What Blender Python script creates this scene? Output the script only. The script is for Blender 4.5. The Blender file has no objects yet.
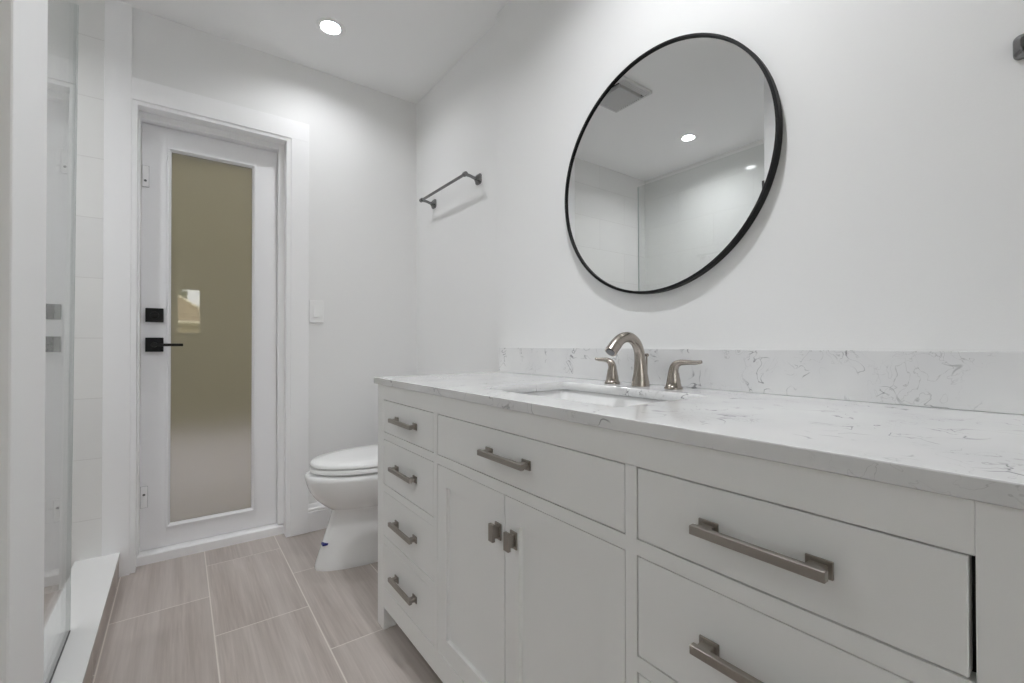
import bpy, bmesh, math, random
from mathutils import Vector, Matrix

random.seed(7)
S = bpy.context.scene
COL = S.collection

# ------------------------------------------------------------------ camera
F_PX = 449.33
YAW, PITCH, ROLL = math.radians(36.453), math.radians(0.4265), -0.00137
Rv = Vector((math.cos(YAW), -math.sin(YAW), 0))
Fv = Vector((math.sin(YAW) * math.cos(PITCH), math.cos(YAW) * math.cos(PITCH), math.sin(PITCH)))
Uv = Rv.cross(Fv)
R2 = Rv * math.cos(ROLL) + Uv * math.sin(ROLL)
U2 = R2.cross(Fv)
cd = bpy.data.cameras.new('camera')
cd.sensor_width = 36.0
cd.lens = F_PX * 36.0 / 1024.0
cd.clip_start = 0.02
cam = bpy.data.objects.new('camera', cd)
COL.objects.link(cam)
M = Matrix((R2, U2, -Fv)).transposed().to_4x4()
M.translation = Vector((0, 0, 1.0))
cam.matrix_world = M
S.camera = cam

# ------------------------------------------------------------------ world, exposure
W = bpy.data.worlds.new('sky')
S.world = W
W.use_nodes = True
W.node_tree.nodes['Background'].inputs['Color'].default_value = (0.98, 0.99, 1.0, 1)
W.node_tree.nodes['Background'].inputs['Strength'].default_value = 4.5
S.view_settings.view_transform = 'Standard'
S.view_settings.look = 'None'
S.view_settings.gamma = 1.0
S.view_settings.use_curve_mapping = False
S.view_settings.exposure = 0.63
S.cycles.max_bounces = 14
S.cycles.diffuse_bounces = 8
S.cycles.glossy_bounces = 8
S.cycles.transmission_bounces = 8
S.cycles.transparent_max_bounces = 16
S.cycles.caustics_reflective = False
S.cycles.caustics_refractive = False


# ------------------------------------------------------------------ materials
def rgb(r, g, b):
    f = lambda c: (c / 255 / 12.92) if c / 255 <= 0.04045 else ((c / 255 + 0.055) / 1.055) ** 2.4
    return (f(r), f(g), f(b), 1)


def mat(name, col, rough=0.5, metal=0.0, spec=0.5, coat=0.0, bump=0.0, bscale=200.0, vary=0.0):
    m = bpy.data.materials.new(name)
    m.use_nodes = True
    nt = m.node_tree
    p = nt.nodes['Principled BSDF']
    p.inputs['Base Color'].default_value = col
    p.inputs['Roughness'].default_value = rough
    p.inputs['Metallic'].default_value = metal
    p.inputs['Specular IOR Level'].default_value = spec
    p.inputs['Coat Weight'].default_value = coat
    g = nt.nodes.new('ShaderNodeNewGeometry')
    if bump or vary:
        n = nt.nodes.new('ShaderNodeTexNoise')
        n.inputs['Scale'].default_value = bscale
        n.inputs['Detail'].default_value = 3
        nt.links.new(g.outputs['Position'], n.inputs['Vector'])
        if bump:
            b = nt.nodes.new('ShaderNodeBump')
            b.inputs['Strength'].default_value = bump
            b.inputs['Distance'].default_value = 0.002
            nt.links.new(n.outputs['Fac'], b.inputs['Height'])
            nt.links.new(b.outputs['Normal'], p.inputs['Normal'])
        if vary:
            mx = nt.nodes.new('ShaderNodeMix')
            mx.data_type = 'RGBA'
            mx.inputs['A'].default_value = col
            mx.inputs['B'].default_value = tuple(c * (1 - vary) for c in col[:3]) + (1,)
            nt.links.new(n.outputs['Fac'], mx.inputs['Factor'])
            nt.links.new(mx.outputs['Result'], p.inputs['Base Color'])
    return m


class NT:
    def __init__(s, m):
        s.t = m.node_tree
        s.p = s.t.nodes['Principled BSDF']

    def n(s, typ, **kw):
        nd = s.t.nodes.new('ShaderNode' + typ)
        for k, v in kw.items():
            if hasattr(nd, k):
                setattr(nd, k, v)
            else:
                nd.inputs[k].default_value = v
        return nd

    def math(s, op, a, b=None):
        nd = s.t.nodes.new('ShaderNodeMath')
        nd.operation = op
        for i, q in enumerate((a, b)):
            if q is None:
                continue
            if isinstance(q, (int, float)):
                nd.inputs[i].default_value = q
            else:
                s.t.links.new(q, nd.inputs[i])
        return nd.outputs[0]

    def l(s, a, b):
        s.t.links.new(a, b)

    def mix(s, fac, a, b, blend='MIX'):
        nd = s.t.nodes.new('ShaderNodeMix')
        nd.data_type = 'RGBA'
        nd.blend_type = blend
        for k, q in (('Factor', fac), ('A', a), ('B', b)):
            if isinstance(q, (int, float, tuple)):
                nd.inputs[k].default_value = q
            else:
                s.t.links.new(q, nd.inputs[k])
        return nd.outputs['Result']

    def ramp(s, x, a, b):
        nd = s.t.nodes.new('ShaderNodeMapRange')
        nd.inputs['From Min'].default_value = a
        nd.inputs['From Max'].default_value = b
        s.t.links.new(x, nd.inputs['Value'])
        return nd.outputs['Result']


M_WALL = mat('wall_paint', rgb(238, 238, 238), 0.55, spec=0.3, bump=0.08, bscale=260)
M_CEIL = mat('ceiling_paint', rgb(243, 243, 243), 0.8, spec=0.2, bump=0.08, bscale=200)
M_TRIM = mat('trim_paint', rgb(246, 246, 247), 0.32, spec=0.45)
M_DOOR = mat('door_paint', rgb(241, 241, 243), 0.35, spec=0.45)
M_CAB = mat('cabinet_paint', rgb(242, 242, 241), 0.4, spec=0.4)
M_GAP_SHADE = mat('gap_shade', rgb(60, 58, 54), 0.8)
M_PORC = mat('porcelain', rgb(240, 240, 240), 0.08, spec=0.55, coat=0.4)
M_SEAT = mat('seat_plastic', rgb(244, 244, 244), 0.18, spec=0.5)
M_BLACK = mat('matte_black_metal', rgb(14, 14, 15), 0.4, metal=0.0, spec=0.35)
M_FRAME = mat('mirror_frame_black', rgb(16, 16, 17), 0.5, spec=0.25)
M_SWITCH = mat('switch_plastic', rgb(242, 242, 242), 0.3)
M_BLUE = mat('blue_tape', rgb(34, 40, 120), 0.5)
M_CHROME = mat('chrome', rgb(200, 200, 202), 0.12, metal=1.0)
M_STEEL = mat('screw_steel', rgb(120, 120, 122), 0.4, metal=1.0)
M_DROOF = mat('roof_tile', rgb(176, 150, 118), 0.8, vary=0.35, bscale=14)
M_FASCIA = mat('roof_trim', rgb(240, 226, 196), 0.7)
M_STUCCO = mat('tan_stucco', rgb(200, 178, 140), 0.9, bump=0.3, bscale=60)
M_LEAF = mat('leaf_green', rgb(86, 104, 84), 0.6, vary=0.4, bscale=3)
M_BARK = mat('bark', rgb(92, 78, 64), 0.9, bump=0.5, bscale=30)
M_PATIO = mat('patio_concrete', rgb(204, 199, 195), 0.9, vary=0.15, bscale=12)
M_GRASS = mat('grass_ground', rgb(120, 130, 86), 0.9, vary=0.3, bscale=9)
M_VENT = mat('vent_plastic', rgb(214, 214, 214), 0.5)
M_VENT_SHADE = mat('vent_shadow_cavity', rgb(70, 70, 70), 0.9)


def brushed(name, col, rough):
    m = mat(name, col, rough, metal=1.0)
    return m


M_NICK = brushed('brushed_nickel', rgb(172, 164, 156), 0.25)
M_PULL = brushed('pull_nickel', rgb(166, 160, 153), 0.34)
M_BAR = brushed('satin_nickel', rgb(128, 128, 128), 0.25)

# emissive lens
def lens_mat(power):
    m = bpy.data.materials.new('lamp_lens')
    m.use_nodes = True
    p = m.node_tree.nodes['Principled BSDF']
    p.inputs['Base Color'].default_value = (0.9, 0.9, 0.9, 1)
    p.inputs['Emission Color'].default_value = (0.965, 0.982, 1.0, 1)
    p.inputs['Emission Strength'].default_value = power
    return m


# mirror silver
M_MIRROR = bpy.data.materials.new('mirror_silver')
M_MIRROR.use_nodes = True
_p = M_MIRROR.node_tree.nodes['Principled BSDF']
_p.inputs['Base Color'].default_value = (0.86, 0.87, 0.87, 1)
_p.inputs['Metallic'].default_value = 1.0
_p.inputs['Roughness'].default_value = 0.0


def glass_mat(name, tint, ior=1.5):
    m = bpy.data.materials.new(name)
    m.use_nodes = True
    nt = m.node_tree
    nt.nodes.remove(nt.nodes['Principled BSDF'])
    out = nt.nodes['Material Output']
    tr = nt.nodes.new('ShaderNodeBsdfTransparent')
    tr.inputs['Color'].default_value = tint
    gl = nt.nodes.new('ShaderNodeBsdfGlossy')
    gl.inputs['Roughness'].default_value = 0.0
    gl.inputs['Color'].default_value = (1, 1, 1, 1)
    mx = nt.nodes.new('ShaderNodeMixShader')
    # Fresnel reflectance of one face, the same from either side of the thin pane
    geo = nt.nodes.new('ShaderNodeNewGeometry')
    dot = nt.nodes.new('ShaderNodeVectorMath')
    dot.operation = 'DOT_PRODUCT'
    nt.links.new(geo.outputs['Incoming'], dot.inputs[0])
    nt.links.new(geo.outputs['Normal'], dot.inputs[1])
    x = dot.outputs['Value']
    f0 = ((ior - 1) / (ior + 1)) ** 2
    for op, a, b_ in (('ABSOLUTE', None, 0), ('SUBTRACT', 1.0, None), ('POWER', None, 5.0), ('MULTIPLY', None, 1 - f0), ('ADD', None, f0)):
        nd = nt.nodes.new('ShaderNodeMath')
        nd.operation = op
        if a is not None:
            nd.inputs[0].default_value = a
            nt.links.new(x, nd.inputs[1])
        else:
            nt.links.new(x, nd.inputs[0])
            nd.inputs[1].default_value = b_
        x = nd.outputs[0]
    nt.links.new(x, mx.inputs['Fac'])
    nt.links.new(tr.outputs['BSDF'], mx.inputs[1])
    nt.links.new(gl.outputs['BSDF'], mx.inputs[2])
    nt.links.new(mx.outputs['Shader'], out.inputs['Surface'])
    return m


M_GLASS = glass_mat('shower_glass_clear', (0.95, 0.959, 0.956, 1))
M_WINGLASS = glass_mat('window_glass_clear', (0.97, 0.98, 0.98, 1), 1.3)

# frosted, tan-tinted pane of the door: translucent film under glossy glass
M_FROST = bpy.data.materials.new('frosted_tan_glass')
M_FROST.use_nodes = True
_t = NT(M_FROST)
_t.p.inputs['Base Color'].default_value = rgb(118, 113, 91)
_t.p.inputs['Roughness'].default_value = 0.02
_t.p.inputs['Specular IOR Level'].default_value = 0.9
_tl = _t.n('BsdfRefraction')
_tl.inputs['Color'].default_value = (0.29, 0.287, 0.30, 1)
_tl.inputs['Roughness'].default_value = 0.62
_tl.inputs['IOR'].default_value = 1.1
_ad = _t.n('AddShader')
_t.l(_t.p.outputs[0], _ad.inputs[0])
_t.l(_tl.outputs[0], _ad.inputs[1])
_t.l(_ad.outputs[0], M_FROST.node_tree.nodes['Material Output'].inputs['Surface'])

# floor tile: 12x24 in porcelain with long streaks, half-offset
M_FLOOR = mat('floor_tile', rgb(160, 148, 140), 0.42, spec=0.4)
t = NT(M_FLOOR)
g = t.n('NewGeometry')
sx = t.n('SeparateXYZ')
t.l(g.outputs['Position'], sx.inputs[0])
u = t.math('ADD', sx.outputs['Y'], -2.16 + 6.1)
w_ = t.math('ADD', sx.outputs['X'], -0.0985 + 3.02)
cv = t.n('CombineXYZ')
t.l(u, cv.inputs[0])
t.l(w_, cv.inputs[1])
br = t.n('TexBrick', offset=0.5, offset_frequency=2, squash=1.0)
br.inputs['Scale'].default_value = 1.0
br.inputs['Brick Width'].default_value = 0.61
br.inputs['Row Height'].default_value = 0.302
br.inputs['Mortar Size'].default_value = 0.0022
br.inputs['Mortar Smooth'].default_value = 0.1
br.inputs['Bias'].default_value = 0.0
br.inputs['Color1'].default_value = (0, 0, 0, 1)
br.inputs['Color2'].default_value = (1, 1, 1, 1)
br.inputs['Mortar'].default_value = (0.5, 0.5, 0.5, 1)
t.l(cv.outputs[0], br.inputs['Vector'])
bw = t.n('RGBToBW')
t.l(br.outputs['Color'], bw.inputs[0])
seed = t.math('MULTIPLY', bw.outputs[0], 17.3)


def streak(kx, ky, detail):
    c = t.n('CombineXYZ')
    t.l(t.math('MULTIPLY', sx.outputs['X'], kx), c.inputs[0])
    t.l(t.math('MULTIPLY', sx.outputs['Y'], ky), c.inputs[1])
    t.l(seed, c.inputs[2])
    n = t.n('TexNoise', Scale=1.0, Detail=detail, Roughness=0.6, Distortion=0.25)
    t.l(c.outputs[0], n.inputs['Vector'])
    return n.outputs['Fac']


s1 = t.ramp(streak(34, 1.4, 4.0), 0.3, 0.7)
s2 = t.ramp(streak(130, 4.0, 3.0), 0.3, 0.72)
s3 = t.ramp(streak(11, 0.9, 2.0), 0.35, 0.65)
c1 = t.mix(s1, rgb(176, 165, 158), rgb(206, 196, 190))
c2 = t.mix(t.math('MULTIPLY', s2, 0.6), c1, rgb(158, 147, 140))
c3 = t.mix(t.math('MULTIPLY', s3, 0.4), c2, rgb(218, 211, 206))
c4 = t.mix(t.math('MULTIPLY', bw.outputs[0], 0.22), c3, rgb(164, 154, 149))
c5 = t.mix(br.outputs['Fac'], c4, rgb(222, 215, 208))
t.l(c5, t.p.inputs['Base Color'])
bp = t.n('Bump', Strength=0.35, Distance=0.002)
t.l(t.math('SUBTRACT', 1.0, br.outputs['Fac']), bp.inputs['Height'])
t.l(bp.outputs['Normal'], t.p.inputs['Normal'])


# shower tile: glossy white, horizontal courses
def shower_tile(name, axis):
    m = mat(name, rgb(236, 236, 234), 0.05, spec=0.5)
    t = NT(m)
    g = t.n('NewGeometry')
    sx = t.n('SeparateXYZ')
    t.l(g.outputs['Position'], sx.inputs[0])
    cv = t.n('CombineXYZ')
    t.l(t.math('ADD', sx.outputs[axis], 3.66), cv.inputs[0])
    t.l(t.math('ADD', sx.outputs['Z'], 0.2545 * 4 - 0.013), cv.inputs[1])
    br = t.n('TexBrick', offset=0.5, offset_frequency=2)
    for k, q in (('Scale', 1.0), ('Brick Width', 0.62), ('Row Height', 0.2545), ('Mortar Size', 0.0016),
                 ('Mortar Smooth', 0.2)):
        br.inputs[k].default_value = q
    br.inputs['Color1'].default_value = rgb(236, 236, 234)
    br.inputs['Color2'].default_value = rgb(232, 232, 231)
    br.inputs['Mortar'].default_value = rgb(221, 220, 218)
    t.l(cv.outputs[0], br.inputs['Vector'])
    t.l(br.outputs['Color'], t.p.inputs['Base Color'])
    wv = t.n('TexNoise', Scale=5.0, Detail=1.0)
    t.l(g.outputs['Position'], wv.inputs['Vector'])
    h = t.math('ADD', t.math('MULTIPLY', t.math('SUBTRACT', 1.0, br.outputs['Fac']), 1.0),
               t.math('MULTIPLY', wv.outputs['Fac'], 0.8))
    bp = t.n('Bump', Strength=0.4, Distance=0.0015)
    t.l(h, bp.inputs['Height'])
    t.l(bp.outputs['Normal'], t.p.inputs['Normal'])
    return m


M_TILE_X = shower_tile('shower_tile_end', 'X')
M_TILE_Y = shower_tile('shower_tile_side', 'Y')

# quartz: white with short squiggly grey veins
M_QUARTZ = mat('quartz', rgb(236, 236, 236), 0.09, spec=0.5)
t = NT(M_QUARTZ)
g = t.n('NewGeometry')
n0 = t.n('TexNoise', Scale=9.0, Detail=2.0)
t.l(g.outputs['Position'], n0.inputs['Vector'])
va = t.n('VectorMath', operation='MULTIPLY_ADD')
t.l(n0.outputs['Color'], va.inputs[0])
va.inputs[1].default_value = (0.09, 0.09, 0.09)
t.l(g.outputs['Position'], va.inputs[2])
n1 = t.n('TexNoise', Scale=13.0, Detail=2.5, Roughness=0.55, Distortion=1.1)
t.l(va.outputs[0], n1.inputs['Vector'])
d1 = t.math('ABSOLUTE', t.math('SUBTRACT', n1.outputs['Fac'], 0.5))
v1 = t.math('SUBTRACT', 1.0, t.ramp(d1, 0.001, 0.017))
n2 = t.n('TexNoise', Scale=13.0, Detail=2.0)
t.l(va.outputs[0], n2.inputs['Vector'])
k1 = t.ramp(n2.outputs['Fac'], 0.52, 0.61)
n3 = t.n('TexNoise', Scale=22.0, Detail=3.0, Distortion=1.5)
t.l(g.outputs['Position'], n3.inputs['Vector'])
d3 = t.math('ABSOLUTE', t.math('SUBTRACT', n3.outputs['Fac'], 0.48))
v3 = t.math('SUBTRACT', 1.0, t.ramp(d3, 0.0, 0.012))
n4 = t.n('TexNoise', Scale=6.0, Detail=2.0)
t.l(g.outputs['Position'], n4.inputs['Vector'])
k3 = t.ramp(n4.outputs['Fac'], 0.5, 0.65)
base = t.mix(t.ramp(n4.outputs['Fac'], 0.35, 0.7), rgb(232, 232, 232), rgb(222, 222, 223))
q1 = t.mix(t.math('MULTIPLY', t.math('MULTIPLY', v1, k1), 0.8), base, rgb(104, 104, 108))
q2 = t.mix(t.math('MULTIPLY', t.math('MULTIPLY', v3, k3), 0.6), q1, rgb(150, 148, 148))
t.l(q2, t.p.inputs['Base Color'])


# ------------------------------------------------------------------ mesh helpers
class MB:
    def __init__(s):
        s.bm = bmesh.new()

    def add(s, tmp):
        me = bpy.data.meshes.new('tmp')
        tmp.to_mesh(me)
        tmp.free()
        s.bm.from_mesh(me)
        bpy.data.meshes.remove(me)

    def box(s, x0, x1, y0, y1, z0, z1, bev=0.0, seg=2):
        t = bmesh.new()
        bmesh.ops.create_cube(t, size=1.0)
        for v in t.verts:
            v.co = Vector(((x0 + x1) / 2 + v.co.x * (x1 - x0), (y0 + y1) / 2 + v.co.y * (y1 - y0),
                           (z0 + z1) / 2 + v.co.z * (z1 - z0)))
        if bev > 0:
            bmesh.ops.bevel(t, geom=t.edges[:], offset=bev, segments=seg, profile=0.5, affect='EDGES')
        s.add(t)
        return s

    def cyl(s, p, axis, r0, r1, h, n=32, bev=0.0):
        """cone frustum from p along axis (vector) length h"""
        t = bmesh.new()
        bmesh.ops.create_cone(t, cap_ends=True, segments=n, radius1=r0, radius2=r1, depth=h)
        if bev:
            ed = [e for e in t.edges if len(e.link_faces) == 2 and any(len(f.verts) > 4 for f in e.link_faces)]
            bmesh.ops.bevel(t, geom=ed, offset=bev, segments=2, affect='EDGES')
        a = Vector(axis).normalized()
        m = a.to_track_quat('Z', 'Y').to_matrix().to_4x4()
        m.translation = Vector(p) + a * h / 2
        bmesh.ops.transform(t, matrix=m, verts=t.verts[:])
        s.add(t)
        return s

    def loft(s, rings, cap0=True, cap1=True):
        bm = s.bm
        vr = [[bm.verts.new(p) for p in r] for r in rings]
        n = len(vr[0])
        for a, b in zip(vr, vr[1:]):
            for i in range(n):
                j = (i + 1) % n
                try:
                    bm.faces.new((a[i], a[j], b[j], b[i]))
                except ValueError:
                    pass
        if cap0:
            bm.faces.new(list(reversed(vr[0])))
        if cap1:
            bm.faces.new(vr[-1])
        return s

    def tube(s, pts, rad, n=20, flat=1.0, up=(0, 0, 1), sub=4):
        """smooth tube through pts with radii; flat scales the height of the cross-section"""
        P = [Vector(p) for p in pts]
        Q, Rr = [], []
        for i in range(len(P) - 1):
            p0, p1, p2, p3 = P[max(i - 1, 0)], P[i], P[i + 1], P[min(i + 2, len(P) - 1)]
            for k in range(sub):
                u = k / sub
                q = 0.5 * (2 * p1 + (p2 - p0) * u + (2 * p0 - 5 * p1 + 4 * p2 - p3) * u * u + (3 * p1 - p0 - 3 * p2 + p3) * u ** 3)
                Q.append(q)
                Rr.append(rad[i] * (1 - u) + rad[i + 1] * u)
        Q.append(P[-1])
        Rr.append(rad[-1])
        rings = []
        side = None
        for i, q in enumerate(Q):
            d = (Q[min(i + 1, len(Q) - 1)] - Q[max(i - 1, 0)]).normalized()
            if side is None:
                side = d.cross(Vector(up))
                if side.length < 1e-3:
                    side = d.cross(Vector((0, 1, 0)))
                side.normalize()
            side = (side - d * side.dot(d)).normalized()
            w = side.cross(d).normalized()
            rings.append([q + Rr[i] * (side * math.cos(2 * math.pi * k / n) + w * flat * math.sin(2 * math.pi * k / n))
                          for k in range(n)])
        return s.loft(rings)

    def lathe(s, p, axis, prof, n=48):
        """prof: list of (r, h) along axis from p; closed ends where r>0"""
        a = Vector(axis).normalized()
        m = a.to_track_quat('Z', 'Y').to_matrix()
        rings = []
        for r, h in prof:
            rings.append([Vector(p) + m @ Vector((r * math.cos(2 * math.pi * k / n), r * math.sin(2 * math.pi * k / n), h))
                          for k in range(n)])
        return s.loft(rings)

    def ring(s, p, axis, prof, n=96):
        """closed ring of a profile [(r,h)...]"""
        a = Vector(axis).normalized()
        m = a.to_track_quat('Z', 'Y').to_matrix()
        bm = s.bm
        vs = []
        for k in range(n):
            c, sn = math.cos(2 * math.pi * k / n), math.sin(2 * math.pi * k / n)
            vs.append([bm.verts.new(Vector(p) + m @ Vector((r * c, r * sn, h))) for r, h in prof])
        L = len(prof)
        for k in range(n):
            a_, b_ = vs[k], vs[(k + 1) % n]
            for i in range(L):
                j = (i + 1) % L
                bm.faces.new((a_[i], b_[i], b_[j], a_[j]))
        return s

    def prism(s, pts, lo, hi):
        """pts: 3-D polygon, extruded by vector hi-lo (lo: start offset)"""
        a = [Vector(p) + Vector(lo) for p in pts]
        b = [Vector(p) + Vector(hi) for p in pts]
        return s.loft([a, b])

    def build(s, name, m, parent=None, smooth=35):
        bmesh.ops.recalc_face_normals(s.bm, faces=s.bm.faces[:])
        me = bpy.data.meshes.new(name)
        s.bm.to_mesh(me)
        s.bm.free()
        for q in (m if isinstance(m, (list, tuple)) else [m]):
            me.materials.append(q)
        if smooth:
            for f in me.polygons:
                f.use_smooth = True
            me.set_sharp_from_angle(angle=math.radians(smooth))
        o = bpy.data.objects.new(name, me)
        COL.objects.link(o)
        if parent is not None:
            o.parent = parent
            o.matrix_parent_inverse = PINV.get(parent.name, Matrix())
        return o


PINV = {}


def cut(o, cutter):
    md = o.modifiers.new('cut', 'BOOLEAN')
    md.operation = 'DIFFERENCE'
    md.solver = 'EXACT'
    md.object = cutter
    bpy.context.view_layer.update()
    dg = bpy.context.evaluated_depsgraph_get()
    me = bpy.data.meshes.new_from_object(o.evaluated_get(dg))
    old = o.data
    o.modifiers.clear()
    o.data = me
    bpy.data.meshes.remove(old)
    me.name = o.name
    cm = cutter.data
    bpy.data.objects.remove(cutter)
    bpy.data.meshes.remove(cm)


def structure(o):
    o['kind'] = 'structure'
    return o


def empty(name, loc=(0, 0, 0)):
    o = bpy.data.objects.new(name, None)
    COL.objects.link(o)
    o.location = loc
    o.empty_display_size = 0.05
    # parts are modelled in world coordinates; keep them there under the parent
    PINV[o.name] = Matrix.Translation(-Vector(loc))
    return o


def tag(o, label, cat, group=None):
    o['label'] = label
    o['category'] = cat
    if group:
        o['group'] = group
    return o


def rrect(x0, x1, y0, y1, r, n=6):
    pts = []
    for cx, cy, a0 in ((x1 - r, y1 - r, 0), (x0 + r, y1 - r, 90), (x0 + r, y0 + r, 180), (x1 - r, y0 + r, 270)):
        for k in range(n + 1):
            a = math.radians(a0 + 90 * k / n)
            pts.append((cx + r * math.cos(a), cy + r * math.sin(a)))
    return pts


# ------------------------------------------------------------------ the room
XM, XT = 1.145, 1.1762          # vanity wall and the slightly deeper wall by the toilet
YJ = 1.666                      # where that step is
YW = 2.5876                     # wall with the door
YD = 2.680                      # face of the door
ZC = 2.4962
XS = -1.16                      # back of the shower
XL, YB = -1.36, -2.4            # room behind the camera
XO0, XO1 = -0.163, 0.4525       # door opening

b = MB()
b.box(XL - .1, XT + .1, YB - .1, 2.76, -0.10, 0.0)
structure(b.build('floor', M_FLOOR, smooth=0))

# recessed ceiling lamps: x, y, radiance of the lens
LIGHTS = [(0.566, 2.203, 205.0), (-0.70, 1.85, 375.0), (0.57, 0.70, 610.0)]
b = MB()
b.box(XL - .1, XT + .1, YB - .1, 2.76, ZC, ZC + 0.10)
ceil = b.build('ceiling', M_CEIL, smooth=0)
c = MB()
for lx, ly, _ in LIGHTS:
    c.cyl((lx, ly, ZC - 0.02), (0, 0, 1), 0.052, 0.052, 0.07, 48)
cut(ceil, c.build('cutter', M_CEIL))
structure(ceil)

b = MB()
b.box(XM, XM + .13, YB - .1, YJ, 0, ZC, 0.002)
b.box(XT, XT + .1, YJ, 2.76, 0, ZC)
structure(b.build('wall_right', M_WALL, smooth=0))

b = MB()
b.box(XS - .1, XO0, YW, 2.76, 0, ZC)
b.box(XO1, XT + .1, YW, 2.76, 0, ZC)
b.box(XO0, XO1, YW, 2.76, 2.070, ZC)
structure(b.build('wall_far', M_WALL, smooth=0))

b = MB()
b.box(XL - .1, XL, YB - .1, 0.90, 0, ZC)
structure(b.build('wall_left', M_WALL, smooth=0))

b = MB()
b.box(XL - .1, -0.185, 0.90, 1.095, 0, ZC, 0.003)
structure(b.build('wall_shower_near', M_WALL, smooth=0))

# wall behind the camera with its narrow window
WX0, WX1, WZ0, WZ1 = -0.035, 0.235, 1.17, 1.80
W_FILL = (-1.20, -0.50, 0.90, 2.10)  # second, invented window opening, added as daylight fill for the room
b = MB()
b.box(XL - .1, W_FILL[0], YB - .12, YB, 0, ZC)
b.box(W_FILL[0], W_FILL[1], YB - .12, YB, 0, W_FILL[2])
b.box(W_FILL[0], W_FILL[1], YB - .12, YB, W_FILL[3], ZC)
b.box(W_FILL[1], WX0, YB - .12, YB, 0, ZC)
b.box(WX1, XT + .1, YB - .12, YB, 0, ZC)
b.box(WX0, WX1, YB - .12, YB, 0, WZ0)
b.box(WX0, WX1, YB - .12, YB, WZ1, ZC)
structure(b.build('wall_near', M_WALL, smooth=0))
for wn, (x0, x1, z0, z1), ft, mull in (('window_1', (WX0, WX1, WZ0, WZ1), .012, None), ('fill_window', W_FILL, .05, -0.85)):
    win = structure(empty(wn, ((x0 + x1) / 2, YB, z0)))
    b = MB()
    for bx in ((x0, x0 + ft, z0, z1), (x1 - ft, x1, z0, z1), (x0 + ft, x1 - ft, z0, z0 + ft), (x0 + ft, x1 - ft, z1 - ft, z1)) + (((mull - .03, mull + .03, z0 + ft, z1 - ft),) if mull else ()):
        b.box(bx[0], bx[1], YB - .09, YB - .03, bx[2], bx[3], 0.001)
    b.build('window_frame', M_TRIM, win)
    for a, c in ((x0 + ft, mull - .03), (mull + .03, x1 - ft)) if mull else ((x0 + ft, x1 - ft),):
        b = MB()
        b.box(a, c, YB - .062, YB - .058, z0 + ft, z1 - ft)
        b.build('window_pane', M_WINGLASS, win, smooth=0)

# shower cladding
b = MB()
b.box(XS, -0.2645, 2.575, YW, 0, ZC)
structure(b.build('wall_shower_far', M_TILE_X, smooth=0))
b = MB()
b.box(XS - .1, XS, 1.095, YW, 0, ZC)
structure(b.build('wall_shower_back', M_TILE_Y, smooth=0))

# curb: tile face with a white cap
b = MB()
b.box(-0.345, -0.2095, 1.095, YW - .018, 0, 0.094)
structure(b.build('trim_1', M_FLOOR, smooth=0))
b = MB()
b.box(-0.349, -0.2055, 1.0955, YW - .0125, 0.094, 0.106, 0.002)
structure(b.build('trim_2', mat('curb_cap', rgb(238, 238, 238), 0.2), smooth=0))

# door casing: the left jamb board runs from floor to ceiling
YC = 2.5696
b = MB()
b.box(-0.2645, -0.1744, YC, YW, 0.0, ZC, 0.0015)
structure(b.build('trim_3', M_TRIM, smooth=0))
b = MB()
b.box(-0.1744, 0.5515, YC, YW, 2.0835, 2.1796, 0.0015)
b.box(0.4642, 0.5515, YC, YW, 0.003, 2.0835, 0.0015)
structure(b.build('trim_4', M_TRIM, smooth=0))
# jamb boards and stops
b = MB()
for x0, x1, z0, z1 in ((-0.1744, XO0 + .008, 0.003, 2.078), (XO1 - .008, 0.4642, 0.003, 2.078)):
    b.box(x0, x1, YC + .006, 2.75, z0, 2.0835)
b.box(XO0 + .008, XO1 - .008, YC + .006, 2.75, 2.066, 2.0835)
for x0, x1, z0, z1 in ((XO0 + .006, -0.1475, 0.055, 2.066), (0.4165, XO1 - .004, 0.055, 2.066), (-0.1475, 0.4165, 2.0345, 2.066)):
    b.box(x0, x1, 2.640, YD - .002, z0, z1, 0.002)
    b.box(x0, x1, YD - .001, 2.75, z0, z1)
structure(b.build('trim_5', M_TRIM, smooth=0))
# threshold
b = MB()
b.prism([(XO0 + .004, 2.645, 0.0), (XO0 + .004, 2.645, 0.040), (XO0 + .004, 2.652, 0.0455), (XO0 + .004, 2.677, 0.0485),
         (XO0 + .004, 2.75, 0.0485), (XO0 + .004, 2.75, 0.0)], (0, 0, 0), (XO1 - XO0 - .008, 0, 0))
structure(b.build('trim_6', M_TRIM, smooth=0))


# baseboards
def base_profile(y0):
    return [(y0, 0.003), (y0 - .014, 0.003), (y0 - .014, 0.106), (y0 - .009, 0.110), (y0 - .013, 0.115), (y0 - .013, 0.123),
            (y0 - .007, 0.130), (y0 - .004, 0.146), (y0 - .003, 0.149), (y0, 0.149)]


b = MB()
b.prism([(0.5517, y, z) for y, z in base_profile(YW)], (0, 0, 0), (XT - 0.5517, 0, 0))
structure(b.build('baseboard_far', M_TRIM, smooth=0))
b = MB()
b.prism([(x, 1.67, z) for x, z in base_profile(XT)], (0, 0, 0), (0, YW - .014 - 1.67, 0))
structure(b.build('baseboard_right', M_TRIM, smooth=0))

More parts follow.
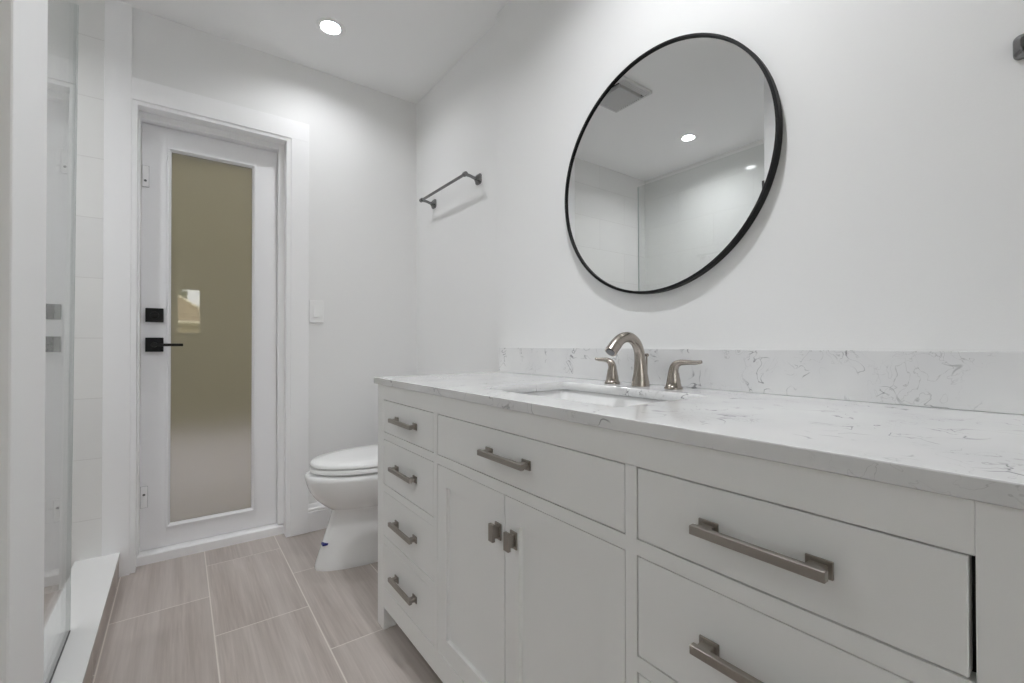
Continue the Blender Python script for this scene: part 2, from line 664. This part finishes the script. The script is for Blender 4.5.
# ------------------------------------------------------------------ door
door = structure(empty('door_1', (0.134, YD, 0.053)))
DX0, DX1, DZ0, DZ1 = -0.1455, 0.4142, 0.0535, 2.0316
GX0, GX1, GZ0, GZ1 = -0.0355, 0.3005, 0.156, 1.924
b = MB()
fr = 0.017
for x0, x1, z0, z1 in ((DX0, GX0 - fr, DZ0, DZ1), (GX1 + fr, DX1, DZ0, DZ1), (GX0 - fr, GX1 + fr, DZ0, GZ0 - fr), (GX0 - fr, GX1 + fr, GZ1 + fr, DZ1)):
    b.box(x0, x1, YD, YD + .042, z0, z1, 0.0006, 1)
b.build('door_frame', M_DOOR, door, smooth=0)
b = MB()
# mitred glazing bead with a sloped face
o4 = [(GX0 - fr, GZ0 - fr), (GX1 + fr, GZ0 - fr), (GX1 + fr, GZ1 + fr), (GX0 - fr, GZ1 + fr)]
i4 = [(GX0, GZ0), (GX1, GZ0), (GX1, GZ1), (GX0, GZ1)]


def inset(k):
    return [(o[0] + (i[0] - o[0]) * k, o[1] + (i[1] - o[1]) * k) for o, i in zip(o4, i4)]


for a in range(4):
    c_ = (a + 1) % 4
    prof = [(0.0, YD - .0), (0.10, YD - .006), (0.45, YD - .006), (1.0, YD + .006), (1.0, YD + .04), (0.0, YD + .04)]
    ring0 = [Vector((inset(k)[a][0], y, inset(k)[a][1])) for k, y in prof]
    ring1 = [Vector((inset(k)[c_][0], y, inset(k)[c_][1])) for k, y in prof]
    b.loft([ring0, ring1])
b.build('glazing_bead', M_DOOR, door, smooth=0)
b = MB()
b.box(GX0 - .003, GX1 + .003, YD + .014, YD + .022, GZ0 - .003, GZ1 + .003)
b.build('glass_panel', M_FROST, door, smooth=0)

# lever handle
YH = YD - 0.012
b = MB()
b.box(-0.1295, -0.0625, YH, YD + .001, 0.970, 1.036, 0.002)
rose = b.build('door_handle', M_BLACK, door, smooth=0)
b = MB()
b.cyl((-0.096, YH + .001, 1.003), (0, -1, 0), 0.012, 0.011, 0.036)
b.box(-0.107, 0.012, YH - .046, YH - .034, 0.9955, 1.0085, 0.002)
lv = b.build('lever', M_BLACK, rose, smooth=30)
lv['label'] = 'flat black door lever'
b = MB()
b.box(-0.1295, -0.0625, YH, YD + .001, 1.108, 1.173, 0.002)
dbolt = b.build('deadbolt', M_BLACK, door, smooth=0)
b = MB()
b.cyl((-0.096, YH + .001, 1.140), (0, -1, 0), 0.017, 0.016, 0.006)
b.box(-0.113, -0.079, YH - .014, YH - .005, 1.1355, 1.1445, 0.002)
b.build('thumb_turn', M_BLACK, dbolt, smooth=30)
for z0, z1, zs in ((1.735, 1.832, 1.762), (0.252, 0.348, 0.312)):
    b = MB()
    b.box(-0.1435, -0.1195, YD - .006, YD + .001, z0, z1, 0.002)
    b.box(-0.1385, -0.1245, YD - .0085, YD - .005, z0 + .018, z1 - .018, 0.001)
    pl = b.build('latch_plate', M_TRIM, door, smooth=0)
    b = MB()
    b.box(-0.1452, -0.1178, YD - .0025, YD + .001, z0 - .002, z1 + .002, 0.001)
    b.build('plate_rim', mat('plate_rim_grey', rgb(186, 186, 188), 0.4), pl, smooth=0)
    b = MB()
    b.cyl((-0.1315, YD - .008, zs), (0, -1, 0), 0.0055, 0.0045, 0.003, 16)
    b.build('screw', M_STEEL, pl)

# ------------------------------------------------------------------ vanity
XF = 0.5774
VY0, VY1 = 0.0235, 1.600
XB = XM - 0.003
van = empty('bathroom_vanity', ((XF + XB) / 2, (VY0 + VY1) / 2, 0))
tag(van, 'long pale grey bathroom vanity cabinet with inset drawers and two panelled doors', 'vanity')
ZTOP = 0.8592
OP = {'L': (1.1540, 1.5417), 'C': (0.4751, 1.1318), 'R': (0.0790, 0.4532)}
RZ = [(0.694, 0.8085), (0.512, 0.670), (0.331, 0.488), (0.150, 0.307)]
FT = 0.020
b = MB()
bv = 0.0008
# stiles run to the floor as legs at the ends
b.box(XF, XF + FT, OP['L'][1], VY1, 0.0, ZTOP, bv, 1)
b.box(XF, XF + FT, VY0, OP['R'][0], 0.0, ZTOP, bv, 1)
b.box(XF, XF + FT, OP['R'][0], OP['L'][1], 0.8085, ZTOP, bv, 1)
b.box(XF, XF + FT, OP['R'][0], OP['L'][1], 0.082, 0.150, bv, 1)
for y0, y1 in ((OP['C'][1], OP['L'][0]), (OP['R'][1], OP['C'][0])):
    b.box(XF, XF + FT, y0, y1, 0.150, 0.8085)
b.box(XF, XF + FT, OP['C'][0], OP['C'][1], 0.670, 0.694)
for k in 'LR':
    for (za, zb), (zc, zd) in zip(RZ, RZ[1:]):
        b.box(XF, XF + FT, OP[k][0], OP[k][1], zd, za)
b.build('face_frame', M_CAB, van, smooth=0)
b = MB()
for y0, y1 in ((VY1 - .018, VY1), (VY0, VY0 + .018)):
    b.box(XF + FT, XB, y0, y1, 0.082, ZTOP)
b.box(XB - .012, XB, VY0 + .018, VY1 - .018, 0.10, ZTOP)
b.box(XF + FT, XB - .012, VY0 + .018, VY1 - .018, 0.10, 0.118)
b.build('carcass', M_CAB, van, smooth=0)
b = MB()
b.box(XF + .022, XF + .026, VY0 + .02, VY1 - .02, 0.125, 0.85)  # dark sheet paints the shade seen through the drawer and door gaps
b.build('gap_shade_sheet', M_GAP_SHADE, van, smooth=0)['label'] = 'dark sheet that colours in the shade behind the gaps'
for y0, y1 in ((VY1 - .056, VY1), (VY0, VY0 + .056)):
    for x0, x1 in ((XF + FT, XF + .046), (XB - .046, XB)):
        b = MB()
        b.box(x0, x1, y0, y1, 0.0, 0.098, 0.0008, 1)
        b.build('leg', M_CAB, van, smooth=0)


def pull(parent, yc, zc, half, plate_y, thick=0.0125, post=0.024, reach=0.022):
    """square bar pull: a bar on two posts with square base plates"""
    b = MB()
    xf = XF - reach
    b.box(xf - .004, xf + .006, yc - half, yc + half, zc - thick / 2, zc + thick / 2, 0.0012)
    for sy in (-1, 1):
        y = yc + sy * plate_y
        b.box(XF - .003, XF + .0005, y - post / 2 - .002, y + post / 2 + .002, zc - thick / 2 - .004, zc + thick / 2 + .004, 0.001)
        b.box(xf + .004, XF - .002, y - post / 2 + .003, y + post / 2 - .003, zc - thick / 2 + .001, zc + thick / 2 - .001, 0.001)
    b.build('pull', M_PULL, parent, smooth=0)


def slab(name, y0, y1, z0, z1, gap=0.0022, gl=None):
    b = MB()
    b.box(XF + .0004, XF + .0195, (y0 + (gl or gap)), y1 - gap, z0 + gap, z1 - gap, 0.0009, 1)
    return b.build(name, M_CAB, van, smooth=0)


for i, (z0, z1) in enumerate(RZ):
    d = slab('drawer', OP['L'][0], OP['L'][1], z0, z1)
    pull(d, 1.351, (z0 + z1) / 2, 0.086, 0.071)
for i, (z0, z1) in enumerate(RZ):
    d = slab('drawer', OP['R'][0], OP['R'][1], z0, z1, gl=(0.0048 if i == 0 else None))
    pull(d, 0.2675, (z0 + z1) / 2, 0.0795, 0.0655)
d = slab('drawer', OP['C'][0], OP['C'][1], *RZ[0])
pull(d, 0.801, 0.752, 0.083, 0.069)


def shaker(y0, y1, z0, z1, ky):
    g_ = 0.002
    y0 += g_
    y1 -= g_
    z0 += g_
    z1 -= g_
    st, ra = 0.049, 0.052
    b = MB()
    x0, x1 = XF + .0004, XF + .0195
    b.box(x0, x1, y0, y1, z0, z1, 0.0008, 1)
    d = b.build('door', M_CAB, van, smooth=0)
    c = MB()
    c.box(x0 - .02, x1 + .02, y0 + st, y1 - st, z0 + ra, z1 - ra)
    cut(d, c.build('cutter', M_CAB))
    b = MB()
    xi = x0 + .0095
    # recessed panel with a small sloped moulding around it
    o_ = [(y0 + st, z0 + ra), (y1 - st, z0 + ra), (y1 - st, z1 - ra), (y0 + st, z1 - ra)]
    k = 0.0012
    i_ = [(y0 + st + k, z0 + ra + k), (y1 - st - k, z0 + ra + k), (y1 - st - k, z1 - ra - k), (y0 + st + k, z1 - ra - k)]
    b.loft([[Vector((x1 - .001, y, z)) for y, z in o_], [Vector((xi - .003, y, z)) for y, z in o_], [Vector((xi, y, z)) for y, z in i_]])
    b.build('door_panel', M_CAB, d, smooth=0)
    # knob: upright square bar on a plate
    b = MB()
    zc = 0.582
    b.box(XF - .003, XF + .001, ky - .0115, ky + .0115, zc - .0185, zc + .0185, 0.001)
    b.box(XF - .016, XF - .002, ky - .006, ky + .006, zc - .013, zc + .013, 0.001)
    b.box(XF - .0225, XF - .0145, ky - .0085, ky + .0085, zc - .0195, zc + .0195, 0.0012)
    b.build('knob', M_PULL, d, smooth=0)


shaker(0.8105, OP['C'][1], 0.150, 0.670, 0.834)
shaker(OP['C'][0], 0.8105, 0.150, 0.670, 0.7755)

# ------------------------------------------------------------------ worktop, backsplash, basin
ZT = 0.8822
b = MB()
b.box(0.5720, XM - .0015, -0.010, 1.630, ZTOP + .0005, ZT, 0.0018)
top = b.build('countertop', M_QUARTZ, smooth=0)
SK = (0.665, 0.983, 0.562, 1.045)
c = MB()
pts = rrect(*SK, 0.012)
c.loft([[Vector((x, y, ZTOP - .02)) for x, y in pts], [Vector((x, y, ZT + .02)) for x, y in pts]])
cut(top, c.build('cutter', M_QUARTZ))
tag(top, 'white grey-veined quartz countertop lying on the vanity cabinet', 'countertop')
b = MB()
b.box(1.125, XM - .0008, -0.010, 1.621, ZT + .0004, 0.9875, 0.0012)
tag(b.build('backsplash', M_QUARTZ, smooth=0), 'low veined quartz backsplash strip standing against the wall behind the faucet', 'backsplash')

sink = empty('sink_basin', ((SK[0] + SK[1]) / 2, (SK[2] + SK[3]) / 2, 0.72))
tag(sink, 'white rectangular undermount sink basin set into the quartz countertop', 'sink')
b = MB()
zr = ZTOP - .001


def rr(e, z, r):
    return [Vector((x, y, z)) for x, y in rrect(SK[0] - e, SK[1] + e, SK[2] - e, SK[3] + e, r)]


b.loft([rr(0.026, zr, 0.03), rr(0.014, zr - .0005, 0.024), rr(0.008, zr - .0035, 0.022), rr(0.003, zr - .010, 0.024), rr(-0.006, zr - .06, 0.03), rr(-0.016, zr - .115, 0.04), rr(-0.045, zr - .135, 0.05),
        rr(-0.12, zr - .142, 0.03)], cap0=False)
bs = b.build('basin', M_PORC, sink, smooth=60)
b = MB()
b.lathe(((SK[0] + SK[1]) / 2, (SK[2] + SK[3]) / 2, zr - .1425), (0, 0, 1), [(0.026, 0.0), (0.026, 0.003), (0.020, 0.004), (0.004, 0.0035)], 32)
b.build('drain', M_NICK, sink)

# ------------------------------------------------------------------ faucet
fau = empty('faucet', (1.056, 0.812, ZT))
tag(fau, 'brushed nickel widespread faucet with arched spout and two levers behind the sink', 'faucet')
b = MB()
y = 0.814
z0 = ZT + .0005
b.tube([(1.057, y, z0), (1.057, y, z0 + .012), (1.0565, y, 0.925), (1.0545, y, 0.958), (1.050, y, 0.984), (1.036, y, 1.006), (1.014, y, 1.019), (0.992, y, 1.0205),
        (0.970, y, 1.014), (0.951, y, 1.000), (0.930, y, 0.980)],
       [0.0255, 0.0243, 0.0188, 0.0155, 0.0143, 0.0143, 0.0143, 0.0146, 0.0152, 0.0162, 0.0168], n=28)
sp = b.build('spout', M_NICK, fau, smooth=50)
b = MB()
dv = Vector((0.017, 0, 0.018)).normalized()
b.ring((0.9505, y, 0.9995), dv, [(0.0155, -0.001), (0.01675, -0.001), (0.01675, 0.0012), (0.0155, 0.0012)], 28)
b.build('spout_ring', M_NICK, sp)
b = MB()
b.cyl((0.9295, y, 0.9795), -dv, 0.0125, 0.0115, 0.0015, 24)
b.build('aerator', M_STEEL, sp)
b = MB()
b.cyl((1.0855, y, z0), (0, 0, 1), 0.0025, 0.0025, 0.086, 12)
b.lathe((1.0855, y, z0 + .082), (0, 0, 1), [(0.003, 0.0), (0.0065, 0.003), (0.0065, 0.007), (0.004, 0.010), (0.001, 0.0105)], 20)
b.build('lift_rod', M_NICK, fau)
for hy, sg, lk in ((0.916, 1, 0.9), (0.706, -1, 1.12)):
    b = MB()
    b.lathe((1.055, hy, z0), (0, 0, 1), [(0.0235, 0.0), (0.0238, 0.003), (0.0205, 0.0075), (0.0195, 0.0085), (0.0178, 0.020), (0.0152, 0.034), (0.0142, 0.042)], 32)
    hb = b.build('handle_base', M_NICK, fau, smooth=50)
    b = MB()
    b.tube([(1.055, hy, z0 + .036), (1.055, hy + sg * .0005, z0 + .050), (1.055, hy + sg * .006, z0 + .0625), (1.0545, hy + sg * .019, z0 + .0695), (1.054, hy + sg * .038 * lk, z0 + .0712),
            (1.053, hy + sg * .058 * lk, z0 + .0714), (1.052, hy + sg * .073 * lk, z0 + .0738)], [0.0146, 0.0130, 0.0112, 0.0082, 0.0064, 0.0056, 0.0042], n=20, flat=0.9, up=(1, 0, 0), sub=6)
    b.build('lever', M_NICK, hb, smooth=50)

# ------------------------------------------------------------------ mirror
MC = Vector((XM, 0.8335, 1.5165))
MR = 0.3635
mir = empty('round_mirror', MC)
tag(mir, 'round wall mirror in a thin black metal frame hung above the sink', 'mirror')
b = MB()
b.ring(MC, (-1, 0, 0), [(MR, 0.001), (MR, 0.022), (MR - .001, 0.023), (MR - .007, 0.023), (MR - .008, 0.022), (MR - .008, 0.001)], 128)
b.build('frame', M_FRAME, mir, smooth=40)
b = MB()
b.lathe(MC, (-1, 0, 0), [(MR - .0085, 0.010), (MR - .0085, 0.017)], 128)
b.build('glass', M_MIRROR, mir, smooth=30)


# ------------------------------------------------------------------ towel bar, hook, switch
def bar_post(parent, x, yy, z, reach, up=0.0, k=1.0):
    b = MB()
    # flared square-shouldered base plate
    rg = []
    for h, a in ((0.0, .0255), (0.005, .0255), (0.009, .0225), (0.014, .015), (0.022, .0095)):
        a *= k
        rg.append([Vector((x - .0005 - h, yy + p, z + q)) for p, q in rrect(-a, a, -a, a, a * .55, 5)])
    b.loft(rg)
    b.tube([(x - .018, yy, z), (x - .035, yy, z + up * .3), (x - .052, yy, z + up * .8), (x - reach, yy, z + up)], [.009, .0075, .0075, .0085], n=16)
    b.lathe((x - reach, yy - .013, z + up), (0, 1, 0), [(.003, 0), (.0105, .002), (.0115, .006), (.0115, .020), (.0105, .024), (.003, .026)], 24)
    return b.build('post', M_BAR, parent, smooth=40)


tb = empty('towel_bar', (XT, 2.102, 1.811))
tag(tb, 'satin nickel towel bar mounted high on the wall above the toilet', 'towel bar')
for yy in (2.342, 1.862):
    bar_post(tb, XT, yy, 1.811, 0.080, 0.008)
b = MB()
b.cyl((XT - .080, 1.862, 1.819), (0, 1, 0), 0.0072, 0.0072, 0.480, 20)
b.build('rail', M_BAR, tb)

hk = empty('towel_hook', (XM, 0.082, 1.504))
tag(hk, 'satin nickel wall hook cut off by the right edge of the photo', 'hook')
b = MB()
rg = []
for h, a, dz in ((0.0, .0205, 0), (0.005, .0205, 0), (0.009, .0185, 0), (0.013, .012, 0), (0.020, .0085, -.002), (0.036, .0080, -.006), (0.044, .0085, -.010)):
    rg.append([Vector((XM - .0005 - h, 0.085 + p, 1.502 + dz + q)) for p, q in rrect(-a, a, -a, a, a * .45, 5)])
b.loft(rg)
b.build('post', M_BAR, hk, smooth=40)

sw = empty('light_switch', (0.592, YW, 1.182))
tag(sw, 'white rocker light switch beside the door casing', 'light switch')
b = MB()
b.box(0.5555, 0.629, YW - .0075, YW - .0002, 1.1225, 1.2415, 0.002)
b.build('cover_plate', M_SWITCH, sw, smooth=0)
b = MB()
b.prism([(0.577, YW - .0055, 1.152), (0.577, YW - .0135, 1.152), (0.577, YW - .0085, 1.2135), (0.577, YW - .0055, 1.2135)], (0, 0, 0), (0.030, 0, 0))
b.build('rocker', M_SWITCH, sw, smooth=0)

# ------------------------------------------------------------------ toilet
TY = 2.138
toi = empty('toilet', (0.80, TY, 0))
tag(toi, 'white two-piece toilet with closed lid in the corner past the vanity', 'toilet')


def egg(xf, xb, hw, z, n=48, k=0.16, p=2.25):
    cx, a = (xf + xb) / 2, (xb - xf) / 2
    r = []
    for i in range(n):
        th = 2 * math.pi * i / n
        c_, s_ = math.cos(th), math.sin(th)
        ex = 2 / p
        X = cx - a * math.copysign(abs(c_) ** ex, c_)
        Y = TY + hw * math.copysign(abs(s_) ** ex, s_) * (1 - k * c_)
        r.append(Vector((X, Y, z)))
    return r


b = MB()
b.loft([egg(.487, 1.06, .100, 0.0), egg(.485, 1.06, .102, .006), egg(.487, 1.06, .101, .022), egg(.505, 1.05, .094, .075), egg(.532, 1.03, .088, .155),
        egg(.554, 1.00, .088, .225), egg(.560, 0.99, .092, .252), egg(.545, 0.985, .106, .262), egg(.518, .98, .132, .283), egg(.488, .975, .156, .312), egg(.466, .97, .171, .345),
        egg(.453, .96, .181, .378), egg(.447, .955, .186, .403), egg(.4465, .955, .187, .414), egg(.450, .953, .183, .423), egg(.463, .945, .172, .427)])
b.build('bowl', M_PORC, toi, smooth=60)
b = MB()
b.box(.90, 1.150, TY - .20, TY + .20, .395, .427, .012, 4)
b.build('tank_deck', M_PORC, toi, smooth=50)
b = MB()
b.loft([egg(.474, .935, .176, .4345), egg(.466, .938, .182, .438), egg(.466, .938, .182, .451), egg(.470, .935, .178, .4555)])
b.build('seat', M_SEAT, toi, smooth=50)
b = MB()
b.loft([egg(.474, .945, .176, .4590), egg(.467, .948, .182, .463), egg(.467, .948, .182, .472), egg(.476, .945, .174, .480), egg(.53, .93, .135, .4855), egg(.62, .88, .07, .487)])
b.build('lid', M_SEAT, toi, smooth=50)
for yy in (TY - .07, TY + .07):
    b = MB()
    b.lathe((.945, yy - .03, .448), (0, 1, 0), [(.006, 0), (.013, .002), (.013, .058), (.006, .06)], 20)
    b.build('seat_hinge', M_SEAT, toi)
b = MB()


def tankr(x0, x1, hw, z, r=.03):
    return [Vector((x, y, z)) for x, y in rrect(x0, x1, TY - hw, TY + hw, r)]


b.loft([tankr(.985, 1.150, .19, .428), tankr(.972, 1.152, .20, .46), tankr(.962, 1.155, .212, .74)])
b.build('tank', M_PORC, toi, smooth=40)
b = MB()
b.loft([tankr(.955, 1.160, .219, .741), tankr(.951, 1.163, .223, .747), tankr(.951, 1.163, .223, .766), tankr(.957, 1.159, .217, .773)])
b.build('tank_lid', M_PORC, toi, smooth=40)
b = MB()
b.cyl((.963, TY + .15, .69), (-1, 0, 0), .014, .012, .012, 20)
b.box(.942, .952, TY + .085, TY + .158, .683, .697, .003)
b.build('flush_lever', M_CHROME, toi)
b = MB()
b.box(.511, .535, TY - .032, TY - .004, .107, .116, .001)
bt = b.build('tape_mark', M_BLUE, toi, smooth=0)
bt['label'] = 'small dark blue strip stuck on the front of the pedestal'

# ------------------------------------------------------------------ shower glass
sg_ = empty('shower_glass', (-0.27, 1.52, .106))
tag(sg_, 'clear frameless glass shower panel standing on the white curb', 'glass panel')
b = MB()
b.box(-0.280, -0.270, 1.0975, 1.957, 0.1065, 2.08)
pane = b.build('glass_pane', M_GLASS, sg_, smooth=0)
b = MB()
b.box(-0.2803, -0.2697, 1.957, 1.9585, 0.1065, 2.08)
b.build('pane_edge', mat('polished_glass_edge', rgb(186, 196, 192), 0.15), sg_, smooth=0)
b = MB()
b.box(-0.2795, -0.2685, 1.098, 1.957, 0.1055, 0.1095)  # thin dark grey strip along the foot of the pane
b.build('bottom_strip', mat('grey_strip', rgb(96, 96, 96), 0.5), sg_, smooth=0)
for zz in (1.83, 0.32):
    bb = MB()
    bb.box(-0.288, -0.262, 1.096, 1.140, zz, zz + .05, 0.002)
    bb.build('glass_clamp', M_BAR, sg_, smooth=0)

sg_.location.x -= 0.004
sg_.rotation_euler = (0, 0.0055, 0)      # the pane leans a hair out of plumb

# ------------------------------------------------------------------ ceiling fixtures
LAB = ['round recessed ceiling light, lit, over the toilet end of the room',
       'round recessed ceiling light, lit, above the shower, seen in the mirror',
       'round recessed ceiling light above the vanity, out of the frame overhead']
for (lx, ly, pw), lab in zip(LIGHTS, LAB):
    e = empty('ceiling_light', (lx, ly, ZC))
    tag(e, lab, 'ceiling light', 'recessed ceiling lights')
    b = MB()
    b.ring((lx, ly, ZC), (0, 0, -1), [(0.0395, -0.024), (0.0425, 0.0), (0.047, 0.003), (0.064, 0.003), (0.067, 0.0005), (0.051, 0.0002), (0.051, -0.03), (0.0395, -0.03)], 64)
    b.build('trim_ring', mat('lamp_trim', rgb(240, 240, 240), 0.4), e, smooth=40)
    b = MB()
    b.lathe((lx, ly, ZC + .021), (0, 0, 1), [(0.0385, 0.0), (0.0385, 0.006)], 48)
    b.build('lens', lens_mat(pw), e, smooth=30)

vx0, vx1, vy0, vy1 = 0.022, 0.282, 1.628, 1.902
ve = empty('ceiling_vent', ((vx0 + vx1) / 2, (vy0 + vy1) / 2, ZC))
tag(ve, 'square white exhaust fan grille on the ceiling, seen in the mirror', 'vent')
b = MB()
t_ = 0.012
for x0, x1, y0, y1 in ((vx0, vx1, vy0, vy0 + t_), (vx0, vx1, vy1 - t_, vy1), (vx0, vx0 + t_, vy0 + t_, vy1 - t_), (vx1 - t_, vx1, vy0 + t_, vy1 - t_)):
    b.box(x0, x1, y0, y1, ZC - .018, ZC - .0003, .002)
b.build('outer_frame', M_VENT, ve, smooth=0)
b = MB()
b.box(vx0 + t_, vx1 - t_, vy0 + t_, vy1 - t_, ZC - .005, ZC - .001)  # flat dark plate, its tone stands in for shade behind the slats
b.build('cavity_shade', M_VENT_SHADE, ve, smooth=0)
b = MB()
b.box(vx0 + .036, vx1 - .036, vy0 + .053, vy1 - .045, ZC - .031, ZC - .006, .003)
b.build('centre_panel', mat('vent_panel', rgb(190, 190, 190), 0.5), ve, smooth=0)
for k in range(3):
    b = MB()
    o = vy0 + .0175 + .0115 * k
    b.box(vx0 + .014, vx1 - .014, o, o + .006, ZC - .017, ZC - .006)
    b.build('slat', M_VENT, ve, smooth=0)
    b = MB()
    o = vy1 - .0175 - .0095 * k
    b.box(vx0 + .014, vx1 - .014, o - .005, o, ZC - .017, ZC - .006)
    b.build('slat', M_VENT, ve, smooth=0)

# ------------------------------------------------------------------ outside: yard behind the camera (reflected in the door pane)
b = MB()
b.box(-12, 12, -40, YB - .2, -0.9, -0.6)
structure(b.build('ground_yard', M_GRASS, smooth=0))
hs = empty('neighbour_house', (-3, -17, -0.6))
tag(hs, 'tan neighbouring house with tiled hip roof, reflected in the door glass', 'house')
b = MB()
b.box(-7.0, 0.95, -20.0, -14.4, -0.6, 1.82)
b.build('house_wall', M_STUCCO, hs, smooth=0)
b = MB()
ez = 1.80
A = [Vector(p) for p in ((1.30, -14.0, ez - .03), (1.30, -20.5, ez), (-7.3, -20.5, ez), (-7.3, -14.0, ez + .2))]
T1, T2 = Vector((-1.9, -17.2, 4.2)), Vector((-4.0, -17.2, 4.2))
bm = b.bm
v = [bm.verts.new(p) for p in A] + [bm.verts.new(T1), bm.verts.new(T2)]
for f in ((0, 4, 5, 3), (0, 1, 4), (1, 2, 5, 4), (2, 3, 5), (0, 3, 2, 1)):
    bm.faces.new([v[i] for i in f])
b.build('roof', M_DROOF, hs, smooth=0)
b = MB()
b.tube([A[0] + Vector((0, 0, .03)), (A[0] + T1) / 2 + Vector((0, 0, .03)), T1 + Vector((0, 0, .03))], [.05, .05, .05], n=10)
b.build('ridge_cap', M_FASCIA, hs)
b = MB()
b.tube([A[0] + Vector((0, .05, 0)), (A[0] + A[3]) / 2 + Vector((0, .05, 0)), A[3] + Vector((0, .05, 0))], [.055, .055, .055], n=8)
b.build('gutter', M_FASCIA, hs)
tr = empty('tree', (-1.0, -24, -0.6))
tag(tr, 'grey-green tree rising beyond the neighbouring roof, reflected in the door glass', 'tree')
b = MB()
b.tube([(-1.0, -24, -.6), (-.95, -24, 1.2), (-.9, -24, 3.0)], [.16, .13, .08], n=10)
b.build('trunk', M_BARK, tr)
b = MB()
for k in range(110):
    th, ph, rr_ = random.uniform(0, 6.283), random.uniform(-1, 1), random.uniform(.45, 1.0)
    p = Vector((-.95 + 1.35 * rr_ * math.cos(th) * math.sqrt(1 - ph * ph), -24 + 1.2 * rr_ * math.sin(th) * math.sqrt(1 - ph * ph), 3.45 + .75 * rr_ * ph))
    tmp = bmesh.new()
    bmesh.ops.create_icosphere(tmp, subdivisions=1, radius=random.uniform(.10, .22))
    for q in tmp.verts:
        q.co = q.co * random.uniform(.7, 1.25) + p
    b.add(tmp)
b.build('foliage', M_LEAF, tr, smooth=0)

# outside the frosted door: invented patio, overhang and wall added to block sky
b = MB()
b.box(-5, 5.5, 2.77, 6.5, -0.12, -0.02)
structure(b.build('ground_patio', M_PATIO, smooth=0))
b = MB()
b.box(-5, 5.5, 6.5, 6.65, -0.12, 3.5)
structure(b.build('added_patio_wall', mat('olive_stucco', rgb(118, 112, 88), 0.9, bump=0.3, bscale=60), smooth=0))
b = MB()
b.box(-5, 5.5, 2.77, 3.6, 2.2, 2.3)
structure(b.build('added_overhang', bpy.data.materials['olive_stucco'], smooth=0))
